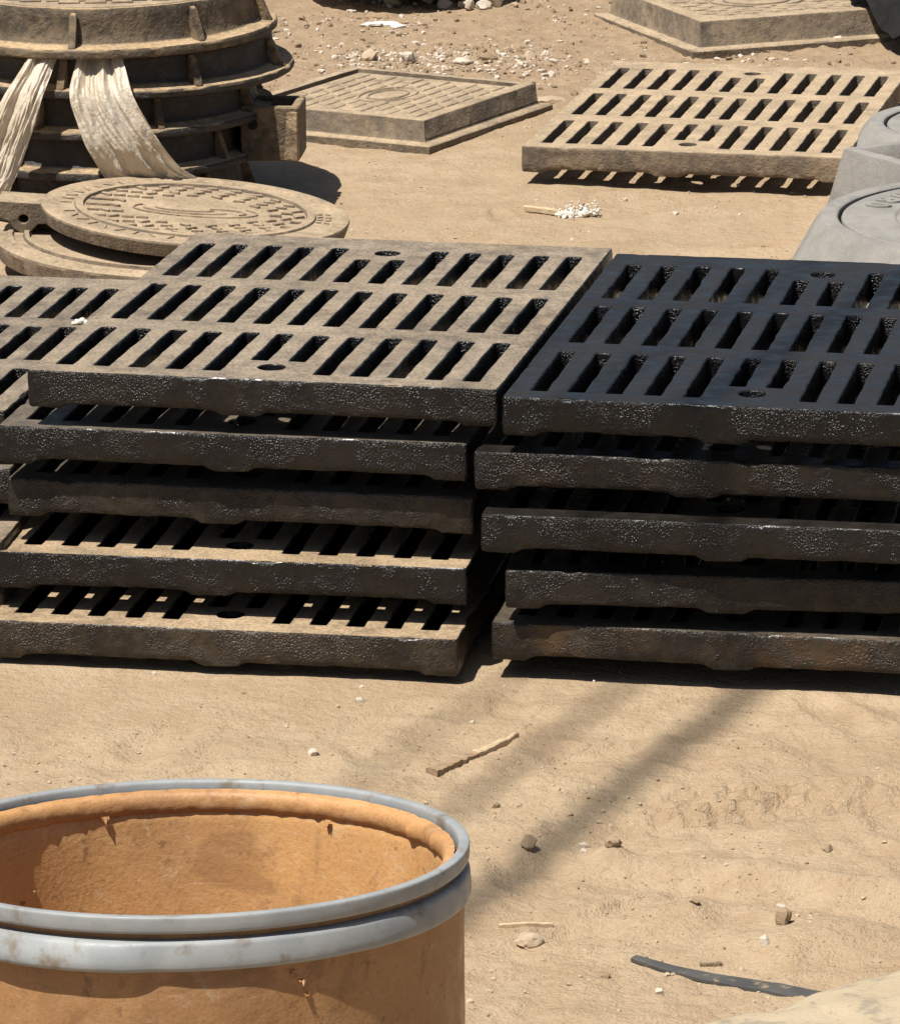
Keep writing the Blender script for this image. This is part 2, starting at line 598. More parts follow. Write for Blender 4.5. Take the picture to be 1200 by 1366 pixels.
# ------------------------------------------------------------------ drain grates
GW, GD, GT, GP = .59, .82, .041, .0712      # width, depth, rim height, stacking pitch
DG = bpy.context.evaluated_depsgraph_get()


def grate_plate(seed):
    """Slotted top plate as a filled outline with 36 slots and two lifting holes."""
    rng = random.Random(seed)
    cu = bpy.data.curves.new("grate_plate", 'CURVE')
    cu.dimensions = '2D'
    cu.fill_mode = 'BOTH'
    bev = .0026
    cu.extrude = .0176
    cu.bevel_depth = bev
    cu.bevel_resolution = 2

    def spline(pts):
        s = cu.splines.new('POLY')
        s.points.add(len(pts) - 1)
        for p, c in zip(s.points, pts): p.co = (c[0], c[1], 0, 1)
        s.use_cyclic_u = True
    i = .0055
    spline([(i, i), (GW - i, i), (GW - i, GD - i), (i, GD - i)])
    sd = rng.uniform(0, 90)

    def slot(a, b, L, w=.0228):
        a, b, w, L = a - .001, b - .001, w + .002, L + .002
        pts = []
        rf, rb = .0035, .0085
        for cx, cy, r, a0 in ((a + w - rf, b + rf, rf, -90), (a + w - rb, b + L - rb, rb, 0), (a + rb, b + L - rb, rb, 90), (a + rf, b + rf, rf, 180)):
            for k in range(4):
                t = R_(a0 + 30 * k)
                pts.append((cx + r * math.cos(t), cy + r * math.sin(t)))
            # points along the next side
            if a0 in (-90, 90):
                y0, y1 = (b + rf, b + L - rb) if a0 == -90 else (b + L - rb, b + rf)
                x = a + w if a0 == -90 else a
                for k in range(1, 10):
                    pts.append((x, y0 + (y1 - y0) * k / 10))
        out = []
        for (x, y) in pts:
            ch = .0035 * max(0, nz((x, y, sd + 2), 45) - .30)
            out.append((x + .0013 * nz((x, y, sd), 60) + .0011 * nz((x, y, sd + 9), 190) + ch, y + .0014 * nz((x, y, sd + 4), 90)))
        spline(out)
    for c in range(12):
        a = .0255 + c * .0466
        for r in range(3):
            b = .038 + r * .2555
            L = .208
            if c in (5, 6) and r == 0: b, L = b + .062, L - .062
            if c in (5, 6) and r == 2: L -= .062
            slot(a + rng.uniform(-.0007, .0007), b + rng.uniform(-.001, .001), L + rng.uniform(-.003, .003), .0228 + rng.uniform(-.0006, .0006))
    for hb in (.068, .735):
        spline([(.2935 + .019 * math.cos(t * PI / 12) + .0008 * rng.uniform(-1, 1), hb + .019 * math.sin(t * PI / 12)) for t in range(24)])
    tmp = bpy.data.objects.new("tmp", cu)
    COL.objects.link(tmp)
    bpy.context.view_layer.update()
    dg = bpy.context.evaluated_depsgraph_get()
    me = bpy.data.meshes.new_from_object(tmp.evaluated_get(dg), depsgraph=dg)
    bpy.data.objects.remove(tmp)
    bpy.data.curves.remove(cu)
    me.name = "grate_plate"
    # move the top to z = 0
    n = len(me.vertices)
    c = np.empty(n * 3, np.float32)
    me.vertices.foreach_get("co", c)
    c[2::3] -= c[2::3].max()
    me.vertices.foreach_set("co", c)
    return finish(me, 32)


def grate_rim(seed):
    """Deep edge all round the plate with the lumps it stands on underneath."""
    rng = random.Random(seed)
    pts = []
    cr = .005
    st = .007

    def side(p0, p1, nrm, name):
        L = math.dist(p0, p1)
        n = int(L / st)
        for k in range(n + 1):
            t = k / n
            pts.append((p0[0] + (p1[0] - p0[0]) * t, p0[1] + (p1[1] - p0[1]) * t, nrm[0], nrm[1], name, t * L, L))

    def corner(cx, cy, a0):
        for k in range(1, 4):
            a = R_(a0 + 22.5 * k)
            pts.append((cx + cr * math.cos(a), cy + cr * math.sin(a), math.cos(a), math.sin(a), 'c', 0, 1))
    W, D = GW, GD
    side((cr, 0), (W - cr, 0), (0, -1), 'f'); corner(W - cr, cr, -90)
    side((W, cr), (W, D - cr), (1, 0), 's'); corner(W - cr, D - cr, 0)
    side((W - cr, D), (cr, D), (0, 1), 'f'); corner(cr, D - cr, 90)
    side((0, D - cr), (0, cr), (-1, 0), 's'); corner(cr, cr, 180)

    def lump(kind, s, L):
        def plateau(c, half, ramp):
            return 1 - min(1, max(0, (abs(s - c) - half) / ramp))
        v = max(plateau(0, .036, .010), plateau(L, .036, .010))
        if kind == 'f': v = max(v, plateau(L * (.5 + .05 * math.sin(sd)), .022, .011))
        if kind == 'c': v = 1
        return v
    sd = rng.uniform(0, 99)
    V, F = [], []
    prof_n = None
    for (x, y, nx_, ny_, kind, s, L) in pts:
        b = lump(kind, s, L) * .0062 + .0020 * fbm((x, y, sd), 30, sd, 3)
        H = GT + b
        prof = [(.015, -.0012), (.0060, .0003), (.0018, .0002), (.0004, -.0012), (0, -.0032)]
        for k in range(1, 8): prof.append((-.0004 * math.sin(k / 8 * PI), -.0032 - (H - .0072) * k / 8))
        prof += [(.0006, -H + .0022), (.0028, -H), (.013, -H + .001), (.016, -H + .006), (.016, -.012)]
        prof_n = len(prof)
        for k, (o, z) in enumerate(prof):
            px, py = x - nx_ * o, y - ny_ * o
            if 1 <= k <= 14:
                d = .0011 * fbm((px, py, z), 55, sd, 3) + .0006 * nz((px, py, z), 260, sd)
                px += nx_ * d
                py += ny_ * d
                if k < 5: z += min(0, .0013 * nz((px, py, 0), 45, sd) + .0003) - (.0025 if nz((px, py, 3), 26, sd) > .52 and k > 1 else 0)
            V.append((px, py, z))
    n = len(pts)
    for i in range(n):
        j = (i + 1) % n
        for k in range(prof_n):
            l = (k + 1) % prof_n
            F.append((i * prof_n + k, i * prof_n + l, j * prof_n + l, j * prof_n + k))
    return mesh("grate_rim", V, F, 40)


plates = [grate_plate(s) for s in (3, 8, 21)]
rims = [grate_rim(s) for s in (5, 14, 33)]
foot_me = bm_mesh("foot", box_bm(.035, .08, GP - .038, .004, 1, (1.15, 1.1), at=(0, 0, -GP)))
for me_ in plates + rims + [foot_me]: me_.materials.append(M['grate'])
dusty = {}


def dusty_copy(me):
    if me.name not in dusty:
        c = me.copy()
        c.materials.clear()
        c.materials.append(M['grate_dusty'])
        dusty[me.name] = c
    return dusty[me.name]


def grate(x, y, ztop, yaw, var, dust, side, label, group, dirty=False, from_right=False, pitch=0.0, roll=0.0, dscale=1.0, rust=0.0):
    if from_right:
        x, y = x - GW * math.cos(yaw), y - GW * math.sin(yaw)
    root = empty("drain_grate", (x, y, ztop), (pitch, roll, yaw))
    tag(root, label, "drain grate", group)
    pick = dusty_copy if dirty else (lambda m: m)
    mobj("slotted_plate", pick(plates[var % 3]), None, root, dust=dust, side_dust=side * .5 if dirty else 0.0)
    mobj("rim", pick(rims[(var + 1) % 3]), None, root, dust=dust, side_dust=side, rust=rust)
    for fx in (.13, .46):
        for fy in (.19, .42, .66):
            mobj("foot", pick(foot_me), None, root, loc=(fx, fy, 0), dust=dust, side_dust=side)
    root.scale = (1, dscale, 1)
    return root


GL = "cast iron grates in the left stack"
GR = "black grates in the right stack"
GB = "grates in the stack cut off at the left edge"
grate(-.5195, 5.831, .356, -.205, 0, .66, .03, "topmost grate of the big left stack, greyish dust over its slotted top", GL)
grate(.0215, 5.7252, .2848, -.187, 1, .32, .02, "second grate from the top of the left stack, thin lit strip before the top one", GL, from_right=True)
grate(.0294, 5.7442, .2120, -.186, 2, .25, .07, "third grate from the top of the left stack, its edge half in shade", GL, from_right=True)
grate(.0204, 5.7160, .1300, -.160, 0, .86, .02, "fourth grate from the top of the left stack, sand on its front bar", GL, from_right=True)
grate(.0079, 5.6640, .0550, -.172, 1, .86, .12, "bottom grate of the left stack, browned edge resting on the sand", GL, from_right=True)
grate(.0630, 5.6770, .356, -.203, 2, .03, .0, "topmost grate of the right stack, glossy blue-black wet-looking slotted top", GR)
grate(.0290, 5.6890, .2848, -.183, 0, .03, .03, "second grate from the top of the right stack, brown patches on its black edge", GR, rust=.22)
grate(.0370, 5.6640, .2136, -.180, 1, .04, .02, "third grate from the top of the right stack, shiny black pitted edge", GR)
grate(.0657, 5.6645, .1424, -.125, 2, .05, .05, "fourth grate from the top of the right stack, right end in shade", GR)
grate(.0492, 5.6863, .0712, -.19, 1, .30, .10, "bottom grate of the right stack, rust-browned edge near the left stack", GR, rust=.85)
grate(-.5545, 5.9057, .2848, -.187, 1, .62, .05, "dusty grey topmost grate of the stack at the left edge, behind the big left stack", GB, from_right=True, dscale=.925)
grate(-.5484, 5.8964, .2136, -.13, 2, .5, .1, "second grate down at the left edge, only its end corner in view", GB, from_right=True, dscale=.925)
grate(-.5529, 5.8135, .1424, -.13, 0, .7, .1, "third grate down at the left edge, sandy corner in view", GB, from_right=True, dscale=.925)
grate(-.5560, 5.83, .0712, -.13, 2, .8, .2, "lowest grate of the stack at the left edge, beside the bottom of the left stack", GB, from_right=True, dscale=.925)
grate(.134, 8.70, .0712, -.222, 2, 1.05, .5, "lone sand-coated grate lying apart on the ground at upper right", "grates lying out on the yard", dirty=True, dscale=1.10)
# white fleck on the left grate
mobj_ = None

# ------------------------------------------------------------------ stacked manhole castings
RG = "manhole castings stacked at upper left"
frame_prof = [(.262, 0), (.342, 0), (.346, .003), (.347, .012), (.344, .0165), (.338, .018), (.318, .0195), (.3125, .024), (.3085, .036), (.3065, .05), (.3045, .066), (.303, .079), (.3005, .0822), (.296, .083), (.278, .083), (.276, .079), (.276, .060), (.266, .058), (.264, .02)]
ring_meshes = [lathe("frame_ring", frame_prof, 128, True, .0028, 30, s, 40) for s in (1.0, 22.0)]


def rib_me():
    bm = bmesh.new()
    t = .007
    pr = [(.304, .017), (.341, .016), (.341, .021), (.333, .028), (.316, .072), (.306, .077)]
    a = [bm.verts.new((r, -t, z)) for r, z in pr]
    b = [bm.verts.new((r, t, z)) for r, z in pr]
    bm.faces.new(a)
    bm.faces.new(b[::-1])
    for i in range(len(pr)):
        j = (i + 1) % len(pr)
        bm.faces.new((a[i], b[i], b[j], a[j]))
    bmesh.ops.bevel(bm, geom=list(bm.edges), offset=.0022, segments=1, affect='EDGES')
    return bm_mesh("rib", bm)


rib = rib_me()
rib.materials.append(M['iron'])
fr_spec = [
    (-.612, 8.645, .3020, (.008, -.006), -97, .893, 1.0, "topmost dusty manhole casting, with a patterned cover in it"),
    (-.600, 8.660, .2300, (.004, .008), -58, .940, .87, "second manhole casting down, its flange jutting furthest right"),
    (-.605, 8.630, .1580, (.006, -.004), -68, .855, .87, "third manhole casting down, above the hinge box"),
    (-.612, 8.600, .0860, (.0, .004), -78, .795, .87, "fourth manhole casting down, with a square hinge box on its right side"),
    (-.610, 8.615, .0000, (.0, .0), -40, .780, 1.03, "lowest manhole casting, mostly hidden behind the hinged cover"),
]
for i, (x, y, z, tl, ra, sc, sz, lab) in enumerate(fr_spec):
    root = empty("manhole_casting", (x, y, z), (tl[0], tl[1], 0))
    tag(root, lab, "manhole casting", RG)
    me_ = ring_meshes[i % 2]
    o = mobj("frame_ring", me_, M['iron'], root, dust=1.0, side_dust=.32 if i == 0 else .05)
    o.scale = (sc, sc, sz)
    for k in range(8):
        r = mobj("rib", rib, None, root, rot=(0, 0, R_(ra + 45 * k)), dust=.95, side_dust=.5)
        r.scale = (sc, sc, sz)
    if i == 3:
        bm = bmesh.new()
        # a thick-walled open box: four walls and a floor part way down
        w, d, h, t = .105, .115, .098, .016
        box_bm(w, t, h, .003, 1, at=(0, -d / 2 + t / 2, 0), bm=bm)
        box_bm(w, t, h, .003, 1, at=(0, d / 2 - t / 2, 0), bm=bm)
        box_bm(t, d - 2 * t, h - .001, .002, 1, at=(w / 2 - t / 2, 0, 0), bm=bm)
        box_bm(t, d - 2 * t, h - .001, .002, 1, at=(-w / 2 + t / 2, 0, 0), bm=bm)
        box_bm(w - 2 * t, d - 2 * t, h * .55, 0, 1, at=(0, 0, 0), bm=bm)
        hb = mobj("hinge_box", bm_mesh("hinge_box", bm), M['iron'], root, loc=(.302, -.040, .001), rot=(0, 0, R_(-5)), dust=.7, side_dust=.4)
        bm = box_bm(.034, .012, .088, .004, 2, (.9, .6))
        mobj("corner_lug", bm_mesh("corner_lug", bm), M['iron'], root, loc=(.334, -.099, .003), rot=(0, 0, R_(-28)), dust=.8, side_dust=.75)
        bm = bmesh.new()
        bmesh.ops.create_cone(bm, cap_ends=True, segments=20, radius1=.0085, radius2=.0085, depth=.01)
        mobj("pin", bm_mesh("pin", bm), M['rag'], root, loc=(.268, -.102, .068), rot=(PI / 2, 0, 0))


def block_me(w, l, h, bev=.0012):
    return bm_mesh("tread_block", box_bm(w, l, h, bev, 1, (.86, .8)))


# cover in the topmost frame
root = empty("manhole_cover", (-.612, 8.645, .385), (.008, -.006, 0))
tag(root, "sandy patterned round cover lying in the topmost manhole casting", "manhole cover")
root.scale = (.893, .893, 1)
cov = lathe("cover_disc", [(.0001, -.04), (.292, -.04), (.296, -.036), (.297, -.002), (.294, .0012), (.270, .0012), (.266, -.0015), (.0001, -.0012)], 128, False, .0012, 40, 4)
mobj("cover_disc", cov, M['cover'], root, dust=1.05, side_dust=.6)
tb = block_me(.044, .017, .004)
tb.materials.append(M['cover'])
for r in range(-13, 4):
    yy = -.255 + (r + 13) * .025
    for c in range(-6, 7):
        xx = c * .052 + (.026 if r % 2 else 0)
        if math.hypot(xx, yy) < .245:
            mobj("tread_block", tb, None, root, loc=(xx, yy, -.0012), rot=(0, 0, R_(random.uniform(-3, 3))), dust=1.0, side_dust=.6)


# ------------------------------------------------------------------ plastic wrapping hanging out of the stack
def wrap(name, rows, seed, label, folds, amp):
    """rows: list of (left point, right point) down the length."""
    nu, nv = 90, 110
    V, F = [], []
    n = len(rows) - 1
    for j in range(nv + 1):
        t = j / nv * n
        k = min(int(t), n - 1)
        f = t - k

        def cr(i):
            g = [Vector(rows[max(0, min(n, k + d))][i]) for d in (-1, 0, 1, 2)]
            return .5 * ((2 * g[1]) + (-g[0] + g[2]) * f + (2 * g[0] - 5 * g[1] + 4 * g[2] - g[3]) * f * f + (-g[0] + 3 * g[1] - 3 * g[2] + g[3]) * f ** 3)
        L, Rr = cr(0), cr(1)
        for i in range(nu + 1):
            u = i / nu
            p = L.lerp(Rr, u)
            tt = j / nv
            # gathered pleats fan out from the pinched top, with slanting wrinkles lower down
            w = math.sin(u * folds * 2 * PI + 2.5 * nz((u * 3, tt * 1.2, 0), 1, seed)) * (1 - .45 * tt)
            w += .8 * (1 - abs(nz((u * 9, tt * 2.2, 5), 1, seed)) * 2.2)
            w += .55 * (1 - abs(nz((u * 7 + tt * 9, tt * 3, 2), 1, seed)) * 2.4) * tt
            w += .30 * (1 - abs(nz((u * 12 - tt * 7, tt * 4, 7), 1, seed)) * 2)
            p = p + Vector((.0016 * nz((u * 9, tt * 6, 1), 1, seed), -amp * w, amp * .35 * w))
            V.append(p)
    for j in range(nv):
        for i in range(nu):
            a = j * (nu + 1) + i
            F.append((a, a + 1, a + nu + 2, a + nu + 1))
    return tag(mobj(name, mesh(name, V, F, 80), M['wrap']), label, "plastic wrap", "plastic wrapping hanging from the frames")


wrap("plastic_wrap", [((-.640, 8.385, .306), (-.565, 8.385, .306)), ((-.646, 8.352, .278), (-.556, 8.352, .278)), ((-.652, 8.318, .240), (-.543, 8.320, .240)), ((-.640, 8.306, .195), (-.519, 8.310, .195)),
                      ((-.623, 8.302, .150), (-.492, 8.310, .150)), ((-.603, 8.312, .110), (-.464, 8.330, .110)), ((-.585, 8.33, .075), (-.435, 8.352, .085)), ((-.578, 8.345, .05), (-.42, 8.37, .06))],
     3.0, "wide cloudy plastic sheet hanging between the manhole castings down to the hinged cover", 2.4, .0062)
wrap("plastic_wrap", [((-.722, 8.385, .306), (-.672, 8.385, .306)), ((-.740, 8.352, .278), (-.684, 8.352, .278)), ((-.766, 8.322, .240), (-.698, 8.320, .240)), ((-.788, 8.312, .195), (-.712, 8.310, .195)),
                      ((-.810, 8.308, .150), (-.728, 8.308, .150)), ((-.828, 8.300, .105), (-.745, 8.300, .105)), ((-.842, 8.295, .060), (-.768, 8.295, .060)), ((-.852, 8.29, .01), (-.79, 8.29, .01))],
     9.0, "narrow twisted plastic strip hanging at the left edge of the manhole castings", 1.6, .0065)

# ------------------------------------------------------------------ hinged round cover lying on another cover
CT = (-.427, 8.092, .085)
root = empty("hinged_cover", CT, (0.012, .076, 0))
tag(root, "sandy round cover with a hinge lug at its left, leaning on another cover", "manhole cover", "round covers lying by the frames")
T_ = .028
prof = [(.0001, -T_), (.248, -T_), (.256, -T_ + .003), (.262, -.004), (.2605, -.001), (.258, 0), (.236, 0), (.233, -.0018), (.205, -.0018), (.203, .0018), (.190, .0022), (.188, -.003), (.100, -.003), (.0001, -.003)]
mobj("cover_disc", lathe("cover_disc", prof, 144, False, .0007, 45, 2), M['cover'], root, dust=1.1, side_dust=.45)
tb2 = block_me(.021, .0085, .0042, .0008)
tb2.materials.append(M['cover'])
rng = random.Random(5)
for ring_i, (rr, n) in enumerate(((.176, 26), (.156, 23), (.136, 20), (.116, 17))):
    for k in range(n):
        a = 2 * PI * (k + .5 * (ring_i % 2)) / n
        x, y = rr * math.cos(a), rr * math.sin(a)
        if abs(y) < .052 and abs(x) < .118: continue
        mobj("tread_block", tb2, None, root, loc=(x, y, -.003), rot=(0, 0, R_(rng.choice((0, 0, 38, -38)))), dust=1.0, side_dust=.6)
# oval emblem in the middle: three curved ridges
for (sx, sy, a0, a1, ox, oy) in ((.105, .046, 150, 395, 0, 0), (.075, .030, 175, 330, -.012, .004), (.05, .018, 190, 345, -.018, .010), (.04, .02, -40, 120, .045, -.002)):
    V, F = [], []
    n = 36
    for k in range(n + 1):
        a = R_(a0 + (a1 - a0) * k / n)
        c, s = math.cos(a), math.sin(a)
        for o, z in ((-.002, 0), (-.0008, .0028), (.0008, .0028), (.002, 0)):
            V.append((ox + (sx + o) * c, oy + (sy + o) * s, z - .0031))
    for k in range(n):
        for l in range(3):
            F.append((k * 4 + l, k * 4 + l + 1, k * 4 + l + 5, k * 4 + l + 4))
    mobj("emblem_ridge", mesh("emblem_ridge", V, F), M['cover'], root, dust=1.0, side_dust=.6)
# worn raised letters on the border, at the left and at the right
lb = block_me(.022, .0038, .0026, .0007)
lb.materials.append(M['cover'])
for k in range(8):
    a = R_(128 + k * 7.5)
    mobj("worn_letter_stroke", lb, None, root, loc=(.2195 * math.cos(a), .2195 * math.sin(a), -.0019), rot=(0, 0, a + R_((0, 35, 0, -30, 0, 25, 0, 0)[k])), dust=1.0, side_dust=.6)
for k in range(10):
    a = R_(198 + k * 8)
    mobj("worn_letter_stroke", lb, None, root, loc=(.2195 * math.cos(a), .2195 * math.sin(a), -.0019), rot=(0, 0, a + R_((0, 40, -25)[k % 3])), dust=1.0, side_dust=.6)
lb3 = block_me(.010, .0045, .0026, .0007)
lb3.materials.append(M['cover'])
for k in range(4):
    for s in (0, 1):
        a = R_(-9 + k * 5.5)
        rr = .212 + s * .014
        mobj("worn_letter_stroke", lb3, None, root, loc=(rr * math.cos(a), rr * math.sin(a), -.0019), rot=(0, 0, R_(rng.uniform(-25, 25))), dust=1.0, side_dust=.6)
# hinge lug with a cross hole
bm = bmesh.new()
out = [(-.005, .0), (.085, .0), (.085, -.03), (.062, -.032), (.052, -.044), (.038, -.050), (.024, -.044), (.014, -.030), (-.005, -.024)]
outv = []
hole = [(.038 + .0105 * math.cos(2 * PI * k / 16), -.0265 + .0095 * math.sin(2 * PI * k / 16)) for k in range(16)]
cu = bpy.data.curves.new("lug", 'CURVE')
cu.dimensions = '2D'
cu.fill_mode = 'BOTH'
cu.extrude = .038
cu.bevel_depth = .002
for pts in (out, hole):
    s = cu.splines.new('POLY')
    s.points.add(len(pts) - 1)
    for p, c in zip(s.points, pts): p.co = (c[0], c[1], 0, 1)
    s.use_cyclic_u = True
bm.free()
tmp = bpy.data.objects.new("tmp", cu)
COL.objects.link(tmp)
bpy.context.view_layer.update()
dg = bpy.context.evaluated_depsgraph_get()
lug = finish(bpy.data.meshes.new_from_object(tmp.evaluated_get(dg), depsgraph=dg))
bpy.data.objects.remove(tmp)
mobj("hinge_lug", lug, M['cover'], root, loc=(-.325, .005, -.002), rot=(PI / 2, 0, 0), dust=1.0, side_dust=.5)

root = empty("round_cover", (-.484, 8.05, .040), (.0, .058, 0))
tag(root, "dusty round cover lying under the hinged cover, its ridged edge showing at left", "manhole cover", "round covers lying by the frames")
prof = [(.0001, -.036), (.262, -.036), (.272, -.032), (.28, -.006), (.2785, -.0015), (.275, 0), (.262, .0005), (.258, .004), (.250, .0045), (.247, .0005), (.232, .0005), (.230, .006), (.222, .006), (.219, -.002), (.0001, -.002)]
mobj("cover_disc", lathe("cover_disc", prof, 144, False, .0022, 40, 6), M['cover'], root, dust=1.1, side_dust=.46)


# ------------------------------------------------------------------ square covers with frames
def square_frame(F, yaw, w, d, ztop, fl, label, pad_rows, pad_cols, inset, group, oval):
    """F = front top corner; local +x along the right edge, +y along the left edge."""
    root = empty("square_manhole_frame", (F[0], F[1], 0), (0, 0, yaw))
    tag(root, label, "manhole frame", group)

    def ring(levels):
        V, Fc = [], []
        for (o, z) in levels:
            # rounded rectangle outline pushed out by o
            st = 24
            pts = []
            for sx, sy, ux, uy, L in ((0, 0, 1, 0, w), (w, 0, 0, 1, d), (w, d, -1, 0, w), (0, d, 0, -1, d)):
                for k in range(st):
                    t = k / st * L
                    pts.append((sx + ux * t, sy + uy * t))
            for (x, y) in pts:
                X = x + (-o if x < w / 2 else o) if (x < 1e-6 or x > w - 1e-6) else x * (1 + 2 * o / w) - o
                Y = y + (-o if y < d / 2 else o) if (y < 1e-6 or y > d - 1e-6) else y * (1 + 2 * o / d) - o
                dn = .0016 * fbm((X, Y, z), 40, 3, 3)
                V.append((X + dn, Y + dn * .7, z + (0 if z < .001 else .0008 * nz((X, Y, z), 30, 5))))
        m = 96
        for l in range(len(levels) - 1):
            for k in range(m):
                k2 = (k + 1) % m
                Fc.append((l * m + k, l * m + k2, (l + 1) * m + k2, (l + 1) * m + k))
        return V, Fc
    V, Fc = ring([(fl, -.012), (fl, .009), (fl - .003, .012), (.008, .014), (.004, .019), (.0015, ztop - .003), (0, ztop - .0008), (-.002, ztop), (-inset, ztop), (-inset - .001, ztop - .01), (-inset - .01, ztop - .012)])
    mobj("frame_body", mesh("frame_body", V, Fc, 40), M['cover'], root, dust=1.08, side_dust=.46)
    # the cover set into it
    gap = .006
    iw, idp = w - 2 * (inset + gap), d - 2 * (inset + gap)
    cz = ztop - .0062
    mobj("cover_plate", bm_mesh("cover_plate", box_bm(iw, idp, .02, .0015, 1)), M['cover'], root, loc=(w / 2, d / 2, cz - .02), dust=1.08, side_dust=.6)
    pw, pl = (iw - .02) / pad_cols, (idp - .02) / pad_rows
    pm = block_me(pw * .90, pl * .80, .0042, .001)
    pm.materials.append(M['cover'])
    rg = random.Random(int(w * 999))
    for r in range(pad_rows):
        for c in range(pad_cols):
            x = inset + gap + .01 + (c + .5) * pw + (pw * .5 if r % 2 else 0)
            y = inset + gap + .01 + (r + .5) * pl
            if x > w - inset - gap - pw * .5: continue
            if oval and ((x - w / 2) / oval[0]) ** 2 + ((y - d / 2) / oval[1]) ** 2 < 1: continue
            mobj("tread_block", pm, None, root, loc=(x, y, cz - .0008 - rg.uniform(0, .0012)), dust=1.05, side_dust=.6)
    if oval:
        for kk in (1.0, .72):
            V, F2 = [], []
            n = 48
            for k in range(n):
                a = 2 * PI * k / n
                for o, z in ((-.003, 0), (-.001, .0035), (.001, .0035), (.003, 0)):
                    V.append((w / 2 + (oval[0] * kk - .006 + o) * math.cos(a), d / 2 + (oval[1] * kk - .006 + o) * math.sin(a), cz - .0003 + z))
            for k in range(n):
                for l in range(3):
                    F2.append((k * 4 + l, k * 4 + l + 1, ((k + 1) % n) * 4 + l + 1, ((k + 1) % n) * 4 + l))
            mobj("emblem_ring", mesh("emblem_ring", V, F2), M['cover'], root, dust=1.05, side_dust=.6)
    return root


# x axis runs along the right edge (azimuth 29 degrees), y along the left edge
SG = "square frames with covers lying on the yard"
square_frame((-.0441, 9.0459), R_(90 - 29.4), .44, .41, .055, .026, "square brick-patterned cover in its frame beside the manhole casting stack, rough dark right edge", 11, 6, .022, SG, (.085, .055))
square_frame((.5305, 10.0574), R_(90 - 68.5), .47, .46, .068, .032, "square dusty cover in a thick flanged frame at the top right", 14, 7, .030, SG, (.11, .09))


# ------------------------------------------------------------------ grey surface boxes at the right
def polyblend(n_side, rot, k0):
    def f(a, r, z):
        s = 2 * PI / n_side
        b = (a - rot) % s - s / 2
        poly = math.cos(s / 2) / math.cos(b)
        return r * (1 + k0(z) * (poly * 1.075 - 1))
    return f


def round_box(x, y, R0, h, label, text):
    root = empty("round_surface_box", (x, y, 0))
    tag(root, label, "surface box", "grey surface boxes at the right")
    ro = R0 + .030
    prof = [(ro + .052, -.004), (ro + .054, .004), (ro + .047, .022), (ro + .029, h * .55), (ro + .014, h - .016), (ro + .006, h - .006), (ro + .002, h - .0015), (ro - .004, h), (R0 + .007, h - .001), (R0 + .004, h - .003), (R0 + .003, h - .028), (R0 - .02, h - .03)]
    mobj("flared_body", lathe("flared_body", prof, 192, False, .0008, 30, R0 * 9, 30, rfun=polyblend(8, R_(11.25), lambda z: max(0, min(1, (h - .012 - z) / (h - .03))))), M['grey'], root)
    cp = [(.0001, h - .02), (R0 - .004, h - .02), (R0 - .002, h - .008), (R0 - .0035, h - .0045), (R0 - .006, h - .003), (R0 * .72, h - .003), (R0 * .705, h - .006), (R0 * .665, h - .006), (R0 * .65, h - .003), (R0 * .58, h - .003), (R0 * .57, h - .0045), (.0001, h - .0045)]
    lid = mobj("lid", lathe("lid", cp, 160, False, .0005, 30, R0 * 4, 30), M['grey'], root)
    if text:
        for k, ch in enumerate(text):
            fc = bpy.data.curves.new("t", 'FONT')
            fc.body = ch
            fc.size = .058
            fc.extrude = .0022
            fc.offset = .0012
            fc.bevel_depth = .0008
            fc.align_x = 'CENTER'
            fc.align_y = 'CENTER'
            t_ = bpy.data.objects.new("tmp", fc)
            COL.objects.link(t_)
            bpy.context.view_layer.update()
            dg_ = bpy.context.evaluated_depsgraph_get()
            me = finish(bpy.data.meshes.new_from_object(t_.evaluated_get(dg_), depsgraph=dg_))
            bpy.data.objects.remove(t_)
            a = R_(158 - k * 9.5)
            mobj("raised_character", me, M['grey'], lid, loc=(R0 * .83 * math.cos(a), R0 * .83 * math.sin(a), h - .002), rot=(0, 0, a - PI / 2))
    return root


round_box(.975, 7.945, .322, .095, "large round grey surface box with raised characters on its lid, behind the right stack", "0800")
round_box(1.015, 8.75, .215, .100, "smaller round grey surface box behind the square one at the right edge", None)
# small square open box, seen corner-on
root = empty("square_surface_box", (.813, 8.432, 0), (0, 0, R_(31.5)))
tag(root, "small square grey tapered box with an open top at the right edge", "surface box", "grey surface boxes at the right")


def sq_levels(levels):
    V, F = [], []
    for (hx, hy, z) in levels:
        st = 10
        for (ax, ay, bx, by) in ((-1, -1, 1, -1), (1, -1, 1, 1), (1, 1, -1, 1), (-1, 1, -1, -1)):
            for k in range(st):
                t = k / st
                X, Y = (ax + (bx - ax) * t), (ay + (by - ay) * t)
                q_ = max(abs(X), abs(Y))
                # slightly rounded corners
                rr = 1 - .018 * (min(abs(X), abs(Y)) ** 8)
                V.append((X * hx * rr, Y * hy * rr, z + .0012 * nz((X * hx, Y * hy, z), 25, 2)))
    m = 40
    for l in range(len(levels) - 1):
        for k in range(m):
            k2 = (k + 1) % m
            F.append((l * m + k, l * m + k2, (l + 1) * m + k2, (l + 1) * m + k))
    return V, F


V, F = sq_levels([(.104, .109, -.004), (.103, .108, .004), (.084, .086, .106), (.0825, .0845, .1095), (.079, .081, .111), (.062, .062, .111), (.060, .060, .1095), (.046, .046, .070), (.046, .046, .062)])
F.append(tuple(range(8 * 40, 9 * 40)))
mobj("tapered_body", mesh("tapered_body", V, F, 35), M['grey'], root)
mobj("floor_plate", bm_mesh("floor_plate", box_bm(.085, .085, .004, .001, 1)), M['ground'], root, loc=(0, 0, .064))

